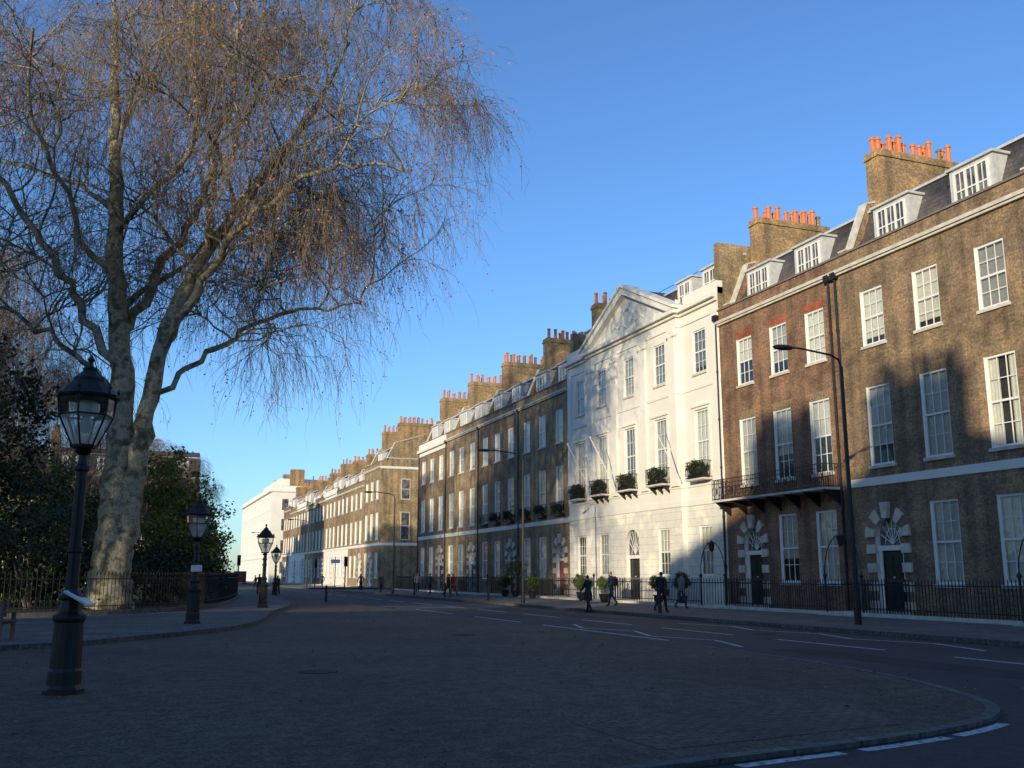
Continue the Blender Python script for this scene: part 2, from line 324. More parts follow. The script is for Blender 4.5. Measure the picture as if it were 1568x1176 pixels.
def brick_house(W,bays,dbay,brick='brickA',arch1='arch',arch2='arch',band=True,balc=None,chim=(),dorm=(),zp=15.3,ww=1.35,lv=LV,upst=(0,),chtop=20.6,pipeu=None,z1=17.6,z2=18.8,balconettes=False,groundmat=None,stuccotop=False,flank=False,dcol='blackdoor'):
    P=newP(); ops=[]
    for i,u in enumerate(bays):
        if i==dbay: ops.append((u-.75,u+.75,.25,3.9)); door(P,u,wall=groundmat or brick,colour=dcol)
        else: ops.append(window(P,u,ww,*lv['g'],arch=None if groundmat else arch1))
        ops.append(window(P,u,ww,*lv['f'],rows=2,arch=arch1)); ops.append(window(P,u,ww-.05,*lv['s'],arch=arch2))
        if balconettes: balcony(P,u-.85,u+.85,z=lv['f'][0]-.15,d=.4,h=.85)
    if groundmat:
        wall_grid(P['walls'],0,W,0,5.2,0,[o for o in ops if o[2]<5],groundmat); wall_grid(P['walls'],0,W,5.2,zp,0,[o for o in ops if o[2]>5],brick)
    else: wall_grid(P['walls'],0,W,0,zp,0,ops,brick)
    T=P['trim']
    if band: T.box(0,W,-.05,.04,5.22,5.55,'stucco')
    if balc: balcony(P,*balc)
    if stuccotop: T.box(0,W,-.07,.005,zp-1.3,zp+.001,'stucco'); T.box(0,W,-.3,.005,zp-.9,zp-.6,'stucco')
    else: T.box(0,W,-.22,.03,zp-.72,zp-.58,'stone'); T.box(0,W,-.14,.03,zp-.82,zp-.722,'stone')
    T.box(0,W,-.075,.4,zp+.002,zp+.09,'coping')
    if flank:
        T.box(W,W+.12,-.02,11,zp-.9,zp-.6,'stucco'); T.box(W,W+.05,-.02,11,5.22,5.55,'stucco'); P['walls'].box(W-.3,W,.75,10.9,zp-.5,zp+.4,brick); T.box(W-.33,W+.05,.7,10.95,zp+.402,zp+.5,'stone')
        for yy in (3.2,):
            for (a,b) in (lv['f'],lv['s']): T.box(W,W+.03,yy-.6,yy+.6,a-.1,b+.08,'stone'); T.box(W+.03,W+.036,yy-.5,yy+.5,a,(a+b)/2-.04,'pane'); T.box(W+.03,W+.036,yy-.5,yy+.5,(a+b)/2+.04,b,'pane')
    mansard(P,W,zp,brick,z1,z2)
    for u in upst: upstand(P,u,zp,z1,z2,brick)
    for u in dorm: dormer(P,u,2.1,z0=zp-.15,z1=z1-.45)
    for u in chim: chimney(P,u,2.2,6.9,ztop=chtop)
    if pipeu is not None: pipe(P,pipeu,zp-.95)
    return P
XF=27.9
def place_east(P,y1,name): finish(P,empty(name,(XF,y1,0),R(-90)))
place_east(brick_house(9.7,[2.2,5.2,8.3],0,'brickA',dorm=[2.7,7.0],chim=[.45],pipeu=.15,zp=15.3,upst=(.2,)),33.4,'brick_terrace_house')
place_east(brick_house(9.7,[1.7,4.8,7.9],0,'brickD',dorm=[2.8,7.0],chim=[.45],pipeu=None,upst=(.2,)),23.7,'brick_terrace_house')
place_east(brick_house(9.2,[2.2,5.0,7.7],0,'brickB',arch2='redarch',band=False,balc=(.3,8.9,5.3,1.0,1.0,.13),dorm=[2.4,6.4],chim=[.45],pipeu=8.9,upst=(.2,)),42.6,'brick_terrace_house')
bm=['brickC','brickA','brickC','brickA']
for i in range(4):
    y1=71.8+9.8*i
    place_east(brick_house(9.8,[1.9,5.0,8.2],2,bm[i],dorm=[2.6,7.0],chim=[.45],pipeu=.2,balconettes=(i<2),upst=(.2,),ww=1.3,stuccotop=(i==3),dcol='reddoor' if i==0 else 'blackdoor'),y1,'brick_terrace_house')
LF=dict(g=(1.3,4.2),f=(5.8,8.8),s=(10.4,12.6))
place_east(brick_house(9.5,[1.9,4.9,7.9],1,'brickC',zp=15.6,chim=[.5,9.0],dorm=[4.7],upst=(.2,9.3),flank=True),128.5,'brick_corner_house')
for i in range(8):
    hh=[0,0,.6,0,-.4,.5,0,.8][i]
    place_east(brick_house(9.5,[1.9,4.9,7.9],2,['brickC','brickA','brickC','brickB'][i%4],zp=14.0+hh,z1=16.0+hh,z2=17.0+hh,lv=LF,chtop=18.6+hh,chim=[.45],dorm=[2.7,6.8],upst=(.2,),groundmat='stucco' if i in(1,2,5,6) else None,stuccotop=i in (2,5)),138+9.5*i,'brick_terrace_house')
def white_house():
    P=newP(); W=19.4; bays=[2.0,5.9,9.7,13.5,17.4]; c0,c1=3.9,15.5; pj=-.28
    ZG=(1.6,4.2);ZF=(7.0,10.4);ZS=(12.4,14.8); opw=[];opc=[]
    for i,u in enumerate(bays):
        y=pj if 0<i<4 else 0; L=opc if 0<i<4 else opw
        if i==2: L.append((u-.85,u+.85,.25,4.3)); door(P,u,zc=3.45,r=.85,y=y,wall='rustic',blocks=False)
        else: L.append(window(P,u,1.25,*ZG,y=y,rows=2,sill=False))
        L.append(window(P,u,1.35,*ZF,y=y,rows=2)); L.append(window(P,u,1.3,*ZS,y=y,rows=2))
        T=P['trim']
        for (a,b) in (ZF,):
            T.box(u-.86,u-.69,y-.05,y+.03,a,b+.15,'stucco');T.box(u+.69,u+.86,y-.05,y+.03,a,b+.15,'stucco');T.box(u-.68,u+.68,y-.05,y+.03,b+.01,b+.15,'stucco'); T.box(u-.92,u+.92,y-.14,y+.03,b+.152,b+.26,'stucco')
        balcony(P,u-.9,u+.9,z=ZF[0]-.35,d=.6+(-y),h=.9)
    Wl=P['walls']
    for (a,b,y,ops) in ((0,c0,0,opw),(c1,W,0,opw),(c0,c1,pj,opc)):
        wall_grid(Wl,a,b,0,5.4,y,[o for o in ops if o[2]<5 and a<=o[0]<b],'rustic'); wall_grid(Wl,a,b,5.4,16.6 if y==0 else 16.2,y,[o for o in ops if o[2]>5 and a<=o[0]<b],'stucco')
    for u in (c0,c1): Wl.quad((u,pj,0),(u,0,0),(u,0,17),(u,pj,17),'stucco')
    T=P['trim']
    def hb(z0,z1,p,m='stucco'):
        T.box(0,c0-.0-p,-p,.03,z0,z1,m);T.box(c1+p,W,-p,.03,z0,z1,m);T.box(c0-p,c1+p,pj-p,.03,z0,z1,m)
    hb(5.3,5.62,.06); hb(11.55,11.72,.05); hb(6.3,6.42,.05); hb(15.35,15.5,.07); hb(15.95,16.12,.16); hb(16.122,16.34,.38)
    T.box(0,c0-.07,-.07,.03,.0,.9,'stucco'); T.box(c1+.07,W,-.07,.03,0,.9,'stucco')
    T.box(c0-.07,8.5,pj-.07,.03,0,.9,'stucco');T.box(10.9,c1+.07,pj-.07,.03,0,.9,'stucco')
    for u in (c0+.42,(5.9+9.7)/2,(9.7+13.5)/2,c1-.42):
        y=pj; T.box(u-.34,u+.34,y-.13,y+.01,6.45,14.85,'stucco'); T.box(u-.42,u+.42,y-.18,y+.01,6.425,6.75,'stucco'); T.box(u-.4,u+.4,y-.17,y+.01,15.12,15.34,'stucco'); T.box(u-.36,u+.36,y-.15,y+.01,14.86,15.1,'stucco')
        for s in (-1,1): T.tube((u+s*.33,y-.24,15.0),(u+s*.33,y+.0,15.0),.17,.17,12,'stucco')
    for u in (.35,W-.35): T.box(u-.3,u+.3,-.09,.01,6.45,15.33,'stucco')
    a,b,zb,zt=c0-.38,c1+.38,16.36,19.3; uc=(a+b)/2
    T.prism([(a+.5,zb),(b-.5,zb),(uc,zt-.4)],lambda p,t:(p[0],pj+.02+t*.4,p[1]),'stucco')
    for s,e in ((a,uc),(b,uc)):
        T.prism([(s,zb),(s+(.75 if s<uc else -.75),zb),(uc,zt-.45),(uc,zt)],lambda p,t:(p[0],pj-.38+t*.8,p[1]),'stucco')
        T.prism([(s+(-.08 if s<uc else .08),zb+.02),(s+(-.08 if s<uc else .08),zb+.2),(uc,zt+.2),(uc,zt+.005)],lambda p,t:(p[0],pj-.5+t*1.0,p[1]),'stucco')
    ring=[(uc+.62*math.cos(t*math.pi/8),pj+.0,17.35+.62*math.sin(t*math.pi/8)) for t in range(17)]; T.path(ring,.08,6,'stucco')
    for s in(-1,1): T.path([(uc+s*.7,pj,17.2),(uc+s*1.2,pj,16.95),(uc+s*1.7,pj,17.15),(uc+s*2.1,pj,16.9)],.07,6,'stucco')
    Rf=P['roof']; Rf.add([(a+.3,pj,zb),(uc,pj,zt-.05),(uc,4.5,zt-.05),(a+.3,4.5,zb)],[(0,1,2,3)],'slate');Rf.add([(b-.3,pj,zb),(uc,pj,zt-.05),(uc,4.5,zt-.05),(b-.3,4.5,zb)],[(0,1,2,3)],'slate')
    T.box(0,c0-.5,-.06,.34,16.345,17.05,'stucco');T.box(c1+.5,W,-.06,.34,16.345,17.05,'stucco')
    mansard(P,W,16.7,'brickC',z1=18.7,z2=19.6)
    for u in (1.9,17.3,14.6): dormer(P,u,1.7,z0=16.7,z1=18.5,cols=2)
    Rf.box(W-.5,W-.05,.2,2.6,15.5,19.2,'brickC'); Rf.box(.05,.5,.2,2.6,15.5,18.6,'brickC')
    chimney(P,.5,1.9,6.5,ztop=20.9)
    for u in(3.4,6,9): Rf.tube((uc+u-6,3.5,19.2),(uc+u-6,3.5,20.1),.02,.02,4,'iron')
    Rf.tube((uc-3,3.5,20.1),(uc+3,3.5,20.1),.02,.02,4,'iron');Rf.tube((uc-3,3.5,19.7),(uc+3,3.5,19.7),.02,.02,4,'iron')
    for u in (4.6,8.0,15.6): P['ironwork'].tube((u,pj-.05,6.6),(u+.3,pj-2.0,9.9),.045,.025,6,'paint'); P['ironwork'].lathe([(.05,0),(.07,.05),(.02,.12)],6,(u+.3,pj-2.0,9.9),'stone')
    pipe(P,W-.12,14.8)
    return P
place_east(white_house(),62.0,'white_stucco_house')
def far_white():
    P=newP(); ops=[]
    for i in range(14):
        u=3+i*4.4
        for z in (2,6.5,11,15.3): ops.append(window(P,u,1.5,z,z+2.6,rows=2,cols=2))
    wall_grid(P['walls'],0,62,0,20.5,0,ops,'stucco')
    P['trim'].box(0,62,-.5,.03,19.2,19.7,'stucco');P['trim'].box(0,62,-.2,.03,5.2,5.6,'stucco')
    P['walls'].add([(62,0,0),(62,16,0),(62,16,20.5),(62,0,20.5)],[(0,1,2,3)],'stucco')
    for k in range(4):
        for z in (2,6.5,11,15.3): P['trim'].box(61.9,62.04,2.2+3.6*k,3.5+3.6*k,z,z+2.4,'pane')
    P['trim'].box(62.0,62.3,-.5,16,19.2,19.7,'stucco')
    P['roof'].box(0,61.7,.5,15.5,20.45,20.6,'lead'); P['roof'].box(20,50,3,12,20.6,23.2,'stucco'); P['walls'].quad((0,16,0),(62,16,0),(62,16,20.5),(0,16,20.5),'stucco')
    for u in (24,40,52): P['roof'].box(u,u+2,5,8,20.6,25,'brickCh')
    return P
finish(far_white(),empty('white_stone_office_building',(26.5,276,0),R(-90)))
# taller rear block rising behind the far terrace
P=newP(); ops=[]
for i in range(8):
    for z in (3,6.6,10.2,13.8,17.4): ops.append(window(P,2.5+3.7*i,2.2,z,z+2.0,rows=1,cols=2,sill=False))
wall_grid(P['walls'],0,31,0,21,0,ops,'stucco'); P['walls'].quad((31,0,0),(31,14,0),(31,14,21),(31,0,21),'stucco'); P['walls'].quad((0,0,0),(0,14,0),(0,14,21),(0,0,21),'stucco'); P['walls'].quad((0,14,0),(31,14,0),(31,14,21),(0,14,21),'stucco')
P['roof'].box(-.2,31.2,-.3,14.2,21,21.3,'lead'); P['roof'].box(6,14,3,9,21.3,23.6,'stucco'); P['roof'].box(18,22,4,8,21.3,22.8,'lead')
for x in (6,10,14,26): P['roof'].tube((x,2,21.3),(x,2,25),.06,.04,5,'iron')
finish(P,empty('rear_office_block',(47,222,0),R(-90)))
def copy_house(src,loc,rz,sz=1):
    e=empty(src.name.split('.')[0],loc,rz); e.scale=(1,1,sz)
    for c in src.children:
        o=bpy.data.objects.new(c.name.split('.')[0],c.data); link(o,e)
src=empty('brick_terrace_house',(-2,140,0),0); finish(brick_house(9.6,[1.9,4.9,7.9],2,'brickA',dorm=[2.6,7.0],chim=[.45],upst=(.2,),pipeu=.2,zp=15.3),src)
src2=empty('brick_terrace_house',(-11.6,140,0),0); finish(brick_house(9.6,[1.9,4.9,7.9],2,'brickC',dorm=[2.6,7.0],chim=[.45],upst=(.2,),groundmat='stucco',zp=15.3),src2)
for i in range(5): copy_house([src,src2][i%2],(-21.2-9.6*i,140,0),0)
for i in range(9): copy_house([src,src2][i%2],(22-9.6*i,-14,0),R(180),{5:1.12,6:1.2}.get(i,1))  # unseen row behind camera, put in for its shadow; some houses raised for it
for i in range(6): copy_house([src,src2][i%2],(-80,15+9.6*i,0),R(90))

# ------------------------------------------------------------------ ground
PZ=.05
g=MB(); g.quad((-700,-700,-.004),(700,-700,-.004),(700,900,-.004),(-700,900,-.004),'asphalt'); g.obj('ground')
g=MB(); g.quad((-74,-11,0),(60,-11,0),(60,330,0),(-74,330,0),'asphalt'); g.obj('road')
def slab(name,poly,z,mat,kmat='kerb'):
    b=MB(); n=len(poly)
    b.add([(x,y,z) for x,y in poly],[tuple(range(n))],mat)
    for i in range(n):
        p,q=poly[i],poly[(i+1)%n]; b.quad((*p,-.02),(*q,-.02),(*q,z),(*p,z),kmat)
    return b.obj(name)
def offset(pts,d):
    out=[]
    for i,p in enumerate(pts):
        a=Vector(pts[max(i-1,0)]);c=Vector(pts[min(i+1,len(pts)-1)]); t=(c-a).normalized(); nn=Vector((t.y,-t.x)); out.append((p[0]+nn.x*d,p[1]+nn.y*d))
    return out
def smooth(pts,k=6):
    out=[];n=len(pts)
    for i in range(n-1):
        p0=pts[max(i-1,0)];p1=pts[i];p2=pts[i+1];p3=pts[min(i+2,n-1)]
        for j in range(k):
            t=j/k; out.append(tuple(.5*((2*p1[c])+(-p0[c]+p2[c])*t+(2*p0[c]-5*p1[c]+4*p2[c]-p3[c])*t*t+(-p0[c]+3*p1[c]-3*p2[c]+p3[c])*t**3) for c in (0,1)))
    out.append(tuple(pts[-1])); return out
def strip(name,pts,d0,d1,z,mat,h=0,dash=None):
    b=MB(); A=offset(pts,d0);B=offset(pts,d1)
    s=0
    for i in range(len(pts)-1):
        L=math.dist(pts[i],pts[i+1]); s+=L
        if dash and (s%(dash[0]+dash[1]))>dash[0]: continue
        if h: b.add([(*A[i],z-h),(*B[i],z-h),(*B[i+1],z-h),(*A[i+1],z-h),(*A[i],z),(*B[i],z),(*B[i+1],z),(*A[i+1],z)],[(4,5,6,7),(0,1,5,4),(1,2,6,5),(2,3,7,6),(3,0,4,7)],mat)
        else: b.quad((*A[i],z),(*B[i],z),(*B[i+1],z),(*A[i+1],z),mat)
    return b.obj(name)
edge=smooth([(-70,5.4),(-30,5.8),(-10,6.6),(0,7.2),(5.4,7.9),(8.3,8.5),(9.9,9.4),(10.9,11),(11.7,13.5),(12.2,17),(12.3,22),(12.1,30),(11.7,40),(11.3,52),(11.2,70),(11.0,90),(9.5,112),(4,126),(-10,133),(-70,133)],12)
slab('plaza_paving',edge,PZ,'plaza')
strip('kerb',edge,0.002,-.15,PZ+.008,'kerb',.07)
inner=smooth([(-70,19),(-30,20.5),(-10,22.5),(-2.6,24.1),(0,26.4),(3.4,32),(5.5,42.5),(7.6,52),(8.8,62),(9.8,75),(9.9,95),(7.2,113),(-10,125),(-70,125)],8)
slab('garden_pavement',inner,.16,'pave')
strip('kerb',inner,0.002,-.2,.168,'kerb',.12)
rail=smooth([(-60,36),(-20,37.2),(-10,38.5),(-4.5,39.5),(-1,41),(1.8,44.5),(3.6,50),(5,58),(6.3,68),(7,78),(6.5,95),(3,110),(-10,120),(-60,120)],8)
slab('garden_ground',offset(rail,.0),.25,'soil')
strip('stone_plinth',rail,.0,.3,.32,'kerb',.17)
b=MB()
for y0,y1 in ((-12,101.2),(118.8,330)):
    b.quad((19.5,y0,.13),(27.9,y0,.13),(27.9,y1,.13),(19.5,y1,.13),'pave')
b.quad((27.9,101.2,.13),(60,101.2,.13),(60,102.8,.13),(27.9,102.8,.13),'pave')
b.quad((27.9,118.8,.13),(60,118.8,.13),(60,117.2,.13),(27.9,117.2,.13),'pave')
b.obj('pavement')
b=MB()
for y0,y1 in ((-12,101.2),(118.8,330)): b.box(19.2,19.499,y0,y1,-.02,.136,'kerb')
b.obj('kerb')
b=MB()
y=6
while y<110: b.quad((15.7,y,.004),(15.83,y,.004),(15.83,y+4,.004),(15.7,y+4,.004),'white_line'); y+=6
for y0,y1 in ((22.6,31),(33,38),(41,47)): b.quad((12.85,y0,.004),(12.97,y0,.004),(12.97,y1,.004),(12.85,y1,.004),'white_line')
for zz in ([(13.3,20),(14.0,22.2),(13.3,24.4),(14.0,26.6),(13.3,28.8),(14.0,31)],[(17.6,17),(18.3,19.2),(17.6,21.4),(18.3,23.6),(17.6,25.8),(18.3,28),(17.6,30.2)]):
    for p,q in zip(zz[:-1],zz[1:]): b.quad((p[0],p[1],.006),(p[0]+.12,p[1],.006),(q[0]+.12,q[1],.006),(q[0],q[1],.006),'white_line')
for k in range(7): b.quad((12.6+.9*k,99,.004),(13.1+.9*k,99,.004),(13.1+.9*k,99.3,.004),(12.6+.9*k,99.3,.004),'white_line')
for yy in (49,51.5): b.quad((12.4,yy,.004),(15.6,yy,.004),(15.6,yy+.3,.004),(12.4,yy+.3,.004),'white_line')
b.obj('road_marking')
strip('edge_line',[p for p in edge if -12<p[0]<9.4 and p[1]<9.3],.06,.20,.004,'white_line',dash=(1.3,.2))
b=MB(); b.add([(4.7,8.4,PZ+.004),(7.9,8.9,PZ+.004),(8.9,10.8,PZ+.004),(4.6,10.2,PZ+.004)],[(0,1,2,3)],'setts'); b.obj('granite_paving')
b=MB()
for (x0,x1,y0,y1) in ((13.4,14.5,12,19),(16.6,17.6,33,52),(9.8,17,5.0,5.9),(13.1,15,36,40)): b.quad((x0,y0,.003),(x1,y0,.003),(x1,y1,.003),(x0,y1,.003),'asphalt2')
b.obj('asphalt_patch')
b=MB()
for (x,y,z) in ((3,17,PZ+.004),(8.5,26,PZ+.004),(16.8,24,.004),(-3,11.5,PZ+.004)): b.lathe([(.33,0),(.33,.004)],20,(x,y,z),'asphalt2')
b.obj('manhole_cover')

# ------------------------------------------------------------------ railings
def spear(b,x,y,z,h,mat='iron'):
    b.box(x-.011,x+.011,y-.011,y+.011,z,z+h,mat)
    b.add([(x-.03,y,z+h),(x,y-.03,z+h),(x+.03,y,z+h),(x,y+.03,z+h),(x,y,z+h+.13),(x,y,z+h-.03)],[(0,1,4),(1,2,4),(2,3,4),(3,0,4),(1,0,5),(2,1,5),(3,2,5),(0,3,5)],mat)
doorsY=[31.2,40.4,52.3,21.99,62+9.8-8.2,71.8+9.8-8.2,81.6+9.8-8.2,91.4+9.8-8.2]
b=MB(); XR=25.55
segs=[];cur=10
for d in sorted(doorsY): segs.append((cur,d-1.05)); cur=d+1.05
segs.append((cur,101))
for a,c in segs:
    b.box(XR-.14,XR+.14,a,c,.13,.26,'stone') 
    n=int((c-a)/.15)
    for i in range(n+1): spear(b,XR,a+(c-a)*i/n,.26,1.15)
    for z in (.42,1.28): b.box(XR-.02,XR+.02,a,c,z-.02,z+.02,'iron')
for d in doorsY:
    for s in (-1.05,1.05):
        yy=d+s
        n=14
        for i in range(n+1): spear(b,XR+2.2*i/n,yy,.2,1.2)
        b.box(XR,XR+2.25,yy-.02,yy+.02,1.26,1.30,'iron')
        b.tube((XR,yy,.26),(XR,yy,1.55),.045,.045,8,'iron'); b.lathe([(.05,0),(.09,.06),(.05,.14),(.0,.22)],8,(XR,yy,1.55),'iron')
    if d in (31.2,40.4,21.99):
        arc=[(XR,d-1.05*math.cos(t*math.pi/10),1.7+1.5*math.sin(t*math.pi/10)) for t in range(11)]; b.path(arc,.022,5,'iron')
        b.lathe([(.02,-.42),(.10,-.36),(.15,-.05),(.16,-.02),(.06,.06),(0,.1)],6,(XR,d,3.15),'iron')
b.obj('iron_railing')
b=MB(); pts=[p for p in rail if -25<p[0] and p[1]<112]
ptsO=offset(pts,.15)
for p,q in zip(ptsO[:-1],ptsO[1:]):
    L=math.dist(p,q); n=max(1,int(L/.16))
    for i in range(n): spear(b,p[0]+(q[0]-p[0])*i/n,p[1]+(q[1]-p[1])*i/n,.32,1.35)
    for z in (.5,1.5): b.tube((*p,z),(*q,z),.025,.025,4,'iron')
b.obj('garden_railing')

# ------------------------------------------------------------------ lamps
def lantern_lamp(loc,H,name='street_lamp',sign=False):
    e=empty(name,loc,random.uniform(0,1)); b=MB()
    b.lathe([(.27,0),(.27,.06),(.24,.08),(.225,.12),(.22,.30),(.205,.34),(.19,.95),(.22,1.0),(.22,1.05),(.15,1.1),(.13,1.25),(.16,1.28),(.16,1.32),(.10,1.4)],16,(0,0,0),'iron',flute=.06)
    zl=H-1.35
    b.lathe([(.088,1.38),(.08,1.9),(.105,1.92),(.105,1.99),(.078,2.01),(.075,zl-.35),(.11,zl-.33),(.11,zl-.28),(.07,zl-.24),(.055,zl-.12),(.13,zl-.06),(.05,zl)],14,(0,0,0),'iron')
    b.obj('post',e,smooth=False)
    f=MB(); n=6; rb,rt=.17,.40; z0,z1=zl+.03,zl+.72
    f.lathe([(rb+.02,0),(rb+.03,.04),(rb,.05)],6,(0,0,z0-.04),'iron')
    def P6(r,z,i): an=2*math.pi*(i+.5)/n; return (r*math.cos(an),r*math.sin(an),z)
    for i in range(n):
        f.tube(P6(rb,z0,i),P6(rt*.93,z0+(z1-z0)*.62,i),.014,.014,5,'iron'); f.tube(P6(rt*.93,z0+(z1-z0)*.62,i),P6(rt,z1,i),.014,.014,5,'iron')
        for r,z in ((rt*.93,z0+(z1-z0)*.62),(rt,z1)): f.tube(P6(r,z,i),P6(r,z,i+1),.014,.014,5,'iron')
    f.lathe([(rt+.04,0),(rt+.05,.03),(rt-.02,.06),(.30,.17),(.23,.24),(.235,.28),(.16,.34),(.10,.40),(.11,.44),(.04,.47),(.03,.53),(.055,.57),(.0,.66)],12,(0,0,z1),'iron')
    for i in range(6):
        x,y,z=P6(rt+.02,z1+.03,i); f.lathe([(.03,0),(.015,.06),(.03,.09),(0,.15)],5,(x,y,z),'iron')
    f.obj('lantern_frame',e)
    gl=MB()
    for i in range(n):
        gl.quad(P6(rb-.01,z0,i),P6(rb-.01,z0,i+1),P6(rt*.92,z0+(z1-z0)*.62,i+1),P6(rt*.92,z0+(z1-z0)*.62,i),'lglass'); gl.quad(P6(rt*.92,z0+(z1-z0)*.62,i),P6(rt*.92,z0+(z1-z0)*.62,i+1),P6(rt-.01,z1,i+1),P6(rt-.01,z1,i),'glass')
    gl.obj('lantern_glass',e)
    k=MB(); k.lathe([(.15,0),(.17,.08),(.17,.16),(.12,.2)],12,(0,0,z1-.25),'paint'); k.lathe([(.06,0),(.09,.1),(.05,.26)],10,(0,0,z1-.5),'paint'); k.obj('lamp_unit',e)
    if sign:
        s=MB(); s.add([(-.02,-.27,1.36),(.30,-.27,1.18),(.30,.07,1.18),(-.02,.07,1.36),(-.02,-.27,1.39),(.30,-.27,1.21),(.30,.07,1.21),(-.02,.07,1.39)],[(0,3,2,1),(4,5,6,7),(0,1,5,4),(1,2,6,5),(2,3,7,6),(3,0,4,7)],'paint'); s.obj('information_panel',e); e.rotation_euler[2]=R(-15)
lantern_lamp((-.8,15.2,PZ),4.75,sign=True)
lantern_lamp((1.8,32.7,.16),3.98)
lantern_lamp((5.7,47.6,.16),3.85)
lantern_lamp((10.2,78,PZ),3.9)
s=MB(); s.box(-.17,.17,-.10,-.085,1.55,1.75,'paint'); s.tube((0,-.08,1.65),(0,.0,1.65),.02,.02,6,'iron'); s.obj('notice_plate',loc=(1.8,32.6,.2),rz=R(10))
def column(loc,H=8.4,arm=2.1):
    e=empty('lamp_column',loc); b=MB()
    b.tube((0,0,0),(0,0,1.3),.11,.11,12,'iron'); b.tube((0,0,1.3),(0,0,H-.5),.075,.05,10,'iron')
    b.path([(0,0,H-.5),(-.1,0,H-.25),(-.4,0,H-.12),(-arm+.5,0,H),(-arm+.1,0,H)],.035,8,'iron'); b.obj('column',e)
    l=MB(); l.lathe([(.0,-.12),(.16,-.07),(.2,0),(.15,.07),(0,.1)],12,(0,0,0),'iron'); o=l.obj('luminaire',e,(-arm-.15,0,H-.02)); o.scale=(2.0,1,.8)
column((21.2,25.3,.13),8.7); column((19.9,50.5,.13),8.3); column((20,80,.13),8.3); column((20,124,.13),8.3);column((20,165,.13),8.3)
b=MB()
for x,y in ((20.2,36),(20.2,66),(20.2,74),(20.2,57),(10.9,60)): b.lathe([(.09,0),(.08,.1),(.065,.85),(.085,.9),(.0,1.0)],10,(x,y,PZ if x<15 else .13),'iron')
b.obj('bollard')
def traffic_light(loc,rz):
    b=MB(); b.tube((0,0,0),(0,0,3.3),.06,.06,10,'iron'); b.box(-.16,.16,-.34,-.1,2.35,3.35,'iron')
    for i,z in enumerate((3.15,2.85,2.55)): b.tube((0,-.341,z),(0,-.36,z),.1,.1,12,'pot' if i==0 else 'room'); b.tube((0,-.342,z+.02),(0,-.5,z+.02),.125,.125,10,'iron',caps=False)
    b.obj('traffic_light',loc=loc,rz=rz)
traffic_light((20.1,100.5,.13),0);traffic_light((20.2,119,.13),0);traffic_light((9.3,98,.16),0)
b=MB(); b.tube((0,0,0),(0,0,3.6),.045,.045,8,'iron'); b.box(-.5,.5,-.07,-.045,2.9,3.3,'paint'); b.obj('street_sign',loc=(20.5,108,.0))
b=MB()
for x in (-.75,.75):
    b.box(x-.04,x+.04,-.25,-.18,0,.62,'twig'); b.box(x-.04,x+.04,.2,.27,0,.9,'twig'); b.box(x-.035,x+.035,-.179,.199,.38,.43,'twig'); b.box(x-.04,x+.04,-.27,.199,.621,.66,'twig')
for i in range(5): b.box(-.85,.85,-.24+i*.09,-.17+i*.09,.432,.46,'twig')
for i in range(3): b.box(-.85,.85,.17,.198,.55+i*.13,.64+i*.13,'twig')
b.obj('park_bench',loc=(-3.3,26.0,.16),rz=R(150))

# ------------------------------------------------------------------ foliage
def leaf_quads(C,size):
    n=len(C); a=rng.normal(size=(n,3)); a/=np.linalg.norm(a,axis=1)[:,None]; c=rng.normal(size=(n,3)); bb=np.cross(a,c); bb/=np.linalg.norm(bb,axis=1)[:,None]
    s=(size*rng.uniform(.6,1.3,n))[:,None]
    V=np.stack([C+a*s,C+bb*s*.6,C-a*s,C-bb*s*.6],1).reshape(-1,3); F=np.arange(n*4).reshape(-1,4); return V,F
def clump_pts(blobs,nclump,nleaf,spread):
    out=[]; vol=np.array([r[3]*r[4]*r[5] for r in blobs])**.67; vol/=vol.sum()
    for bl,v in zip(blobs,vol):
        k=max(3,int(nclump*v)); d=rng.normal(size=(k,3)); d/=np.linalg.norm(d,axis=1)[:,None]; rr=rng.uniform(.35,1.15,k)**.6
        c=np.array(bl[:3])+d*rr[:,None]*np.array(bl[3:])
        m=rng.integers(int(nleaf*.4),int(nleaf*1.6),k); cc=np.repeat(c,m,0); out.append(cc+rng.normal(size=cc.shape)*spread*np.array([1,1,.7]))
    return np.concatenate(out)
def shrub(name,blobs,mat,nclump,nleaf,size,spread=.28,loc=(0,0,0)):
    e=empty(name,loc); C=clump_pts(blobs,nclump,nleaf,spread); C=C[C[:,2]>.05]
    V,F=leaf_quads(C,size); npmesh('foliage',V,F,[mat],parent=e)
    b=MB()
    for bl in blobs:
        for k in range(4):
            an=random.uniform(0,6.28); b.tube((bl[0]*.6+.2*math.cos(an),bl[1]*.6+.2*math.sin(an),0),(bl[0]+bl[3]*.5*math.cos(an),bl[1]+bl[4]*.5*math.sin(an),bl[2]+bl[5]*.5),.07,.02,5,'twig')
    b.obj('stems',e)
Z=.25
shrub('evergreen_tree',[(0,0,8,2.8,2.6,4.2),(.6,-1,4,3.2,2.8,3),(-1.8,1,9.6,2.2,2.0,3.4)],'leafdark',340,55,.12,.4,loc=(-7.0,50.5,Z))
shrub('holly_shrub',[(0,0,2.0,2.6,2.2,2.2),(2.5,1,1.6,1.8,2,1.6)],'leafdark',160,50,.09,.3,loc=(-4.0,46.5,Z))
shrub('green_shrub',[(0,0,3.2,2.6,2.4,3.2),(-2.6,1,2.6,2.2,2,2.6),(-.6,1,5.4,1.8,1.6,1.9)],'leaf',240,50,.10,.3,loc=(-3.0,56,Z))
shrub('green_shrub',[(0,0,4.4,1.6,1.6,3.5),(1.5,.5,3.2,1.6,1.5,2.9),(-.8,.5,6.3,1.1,1.0,1.6)],'leafyel',200,50,.10,.28,loc=(1.6,54.5,Z))
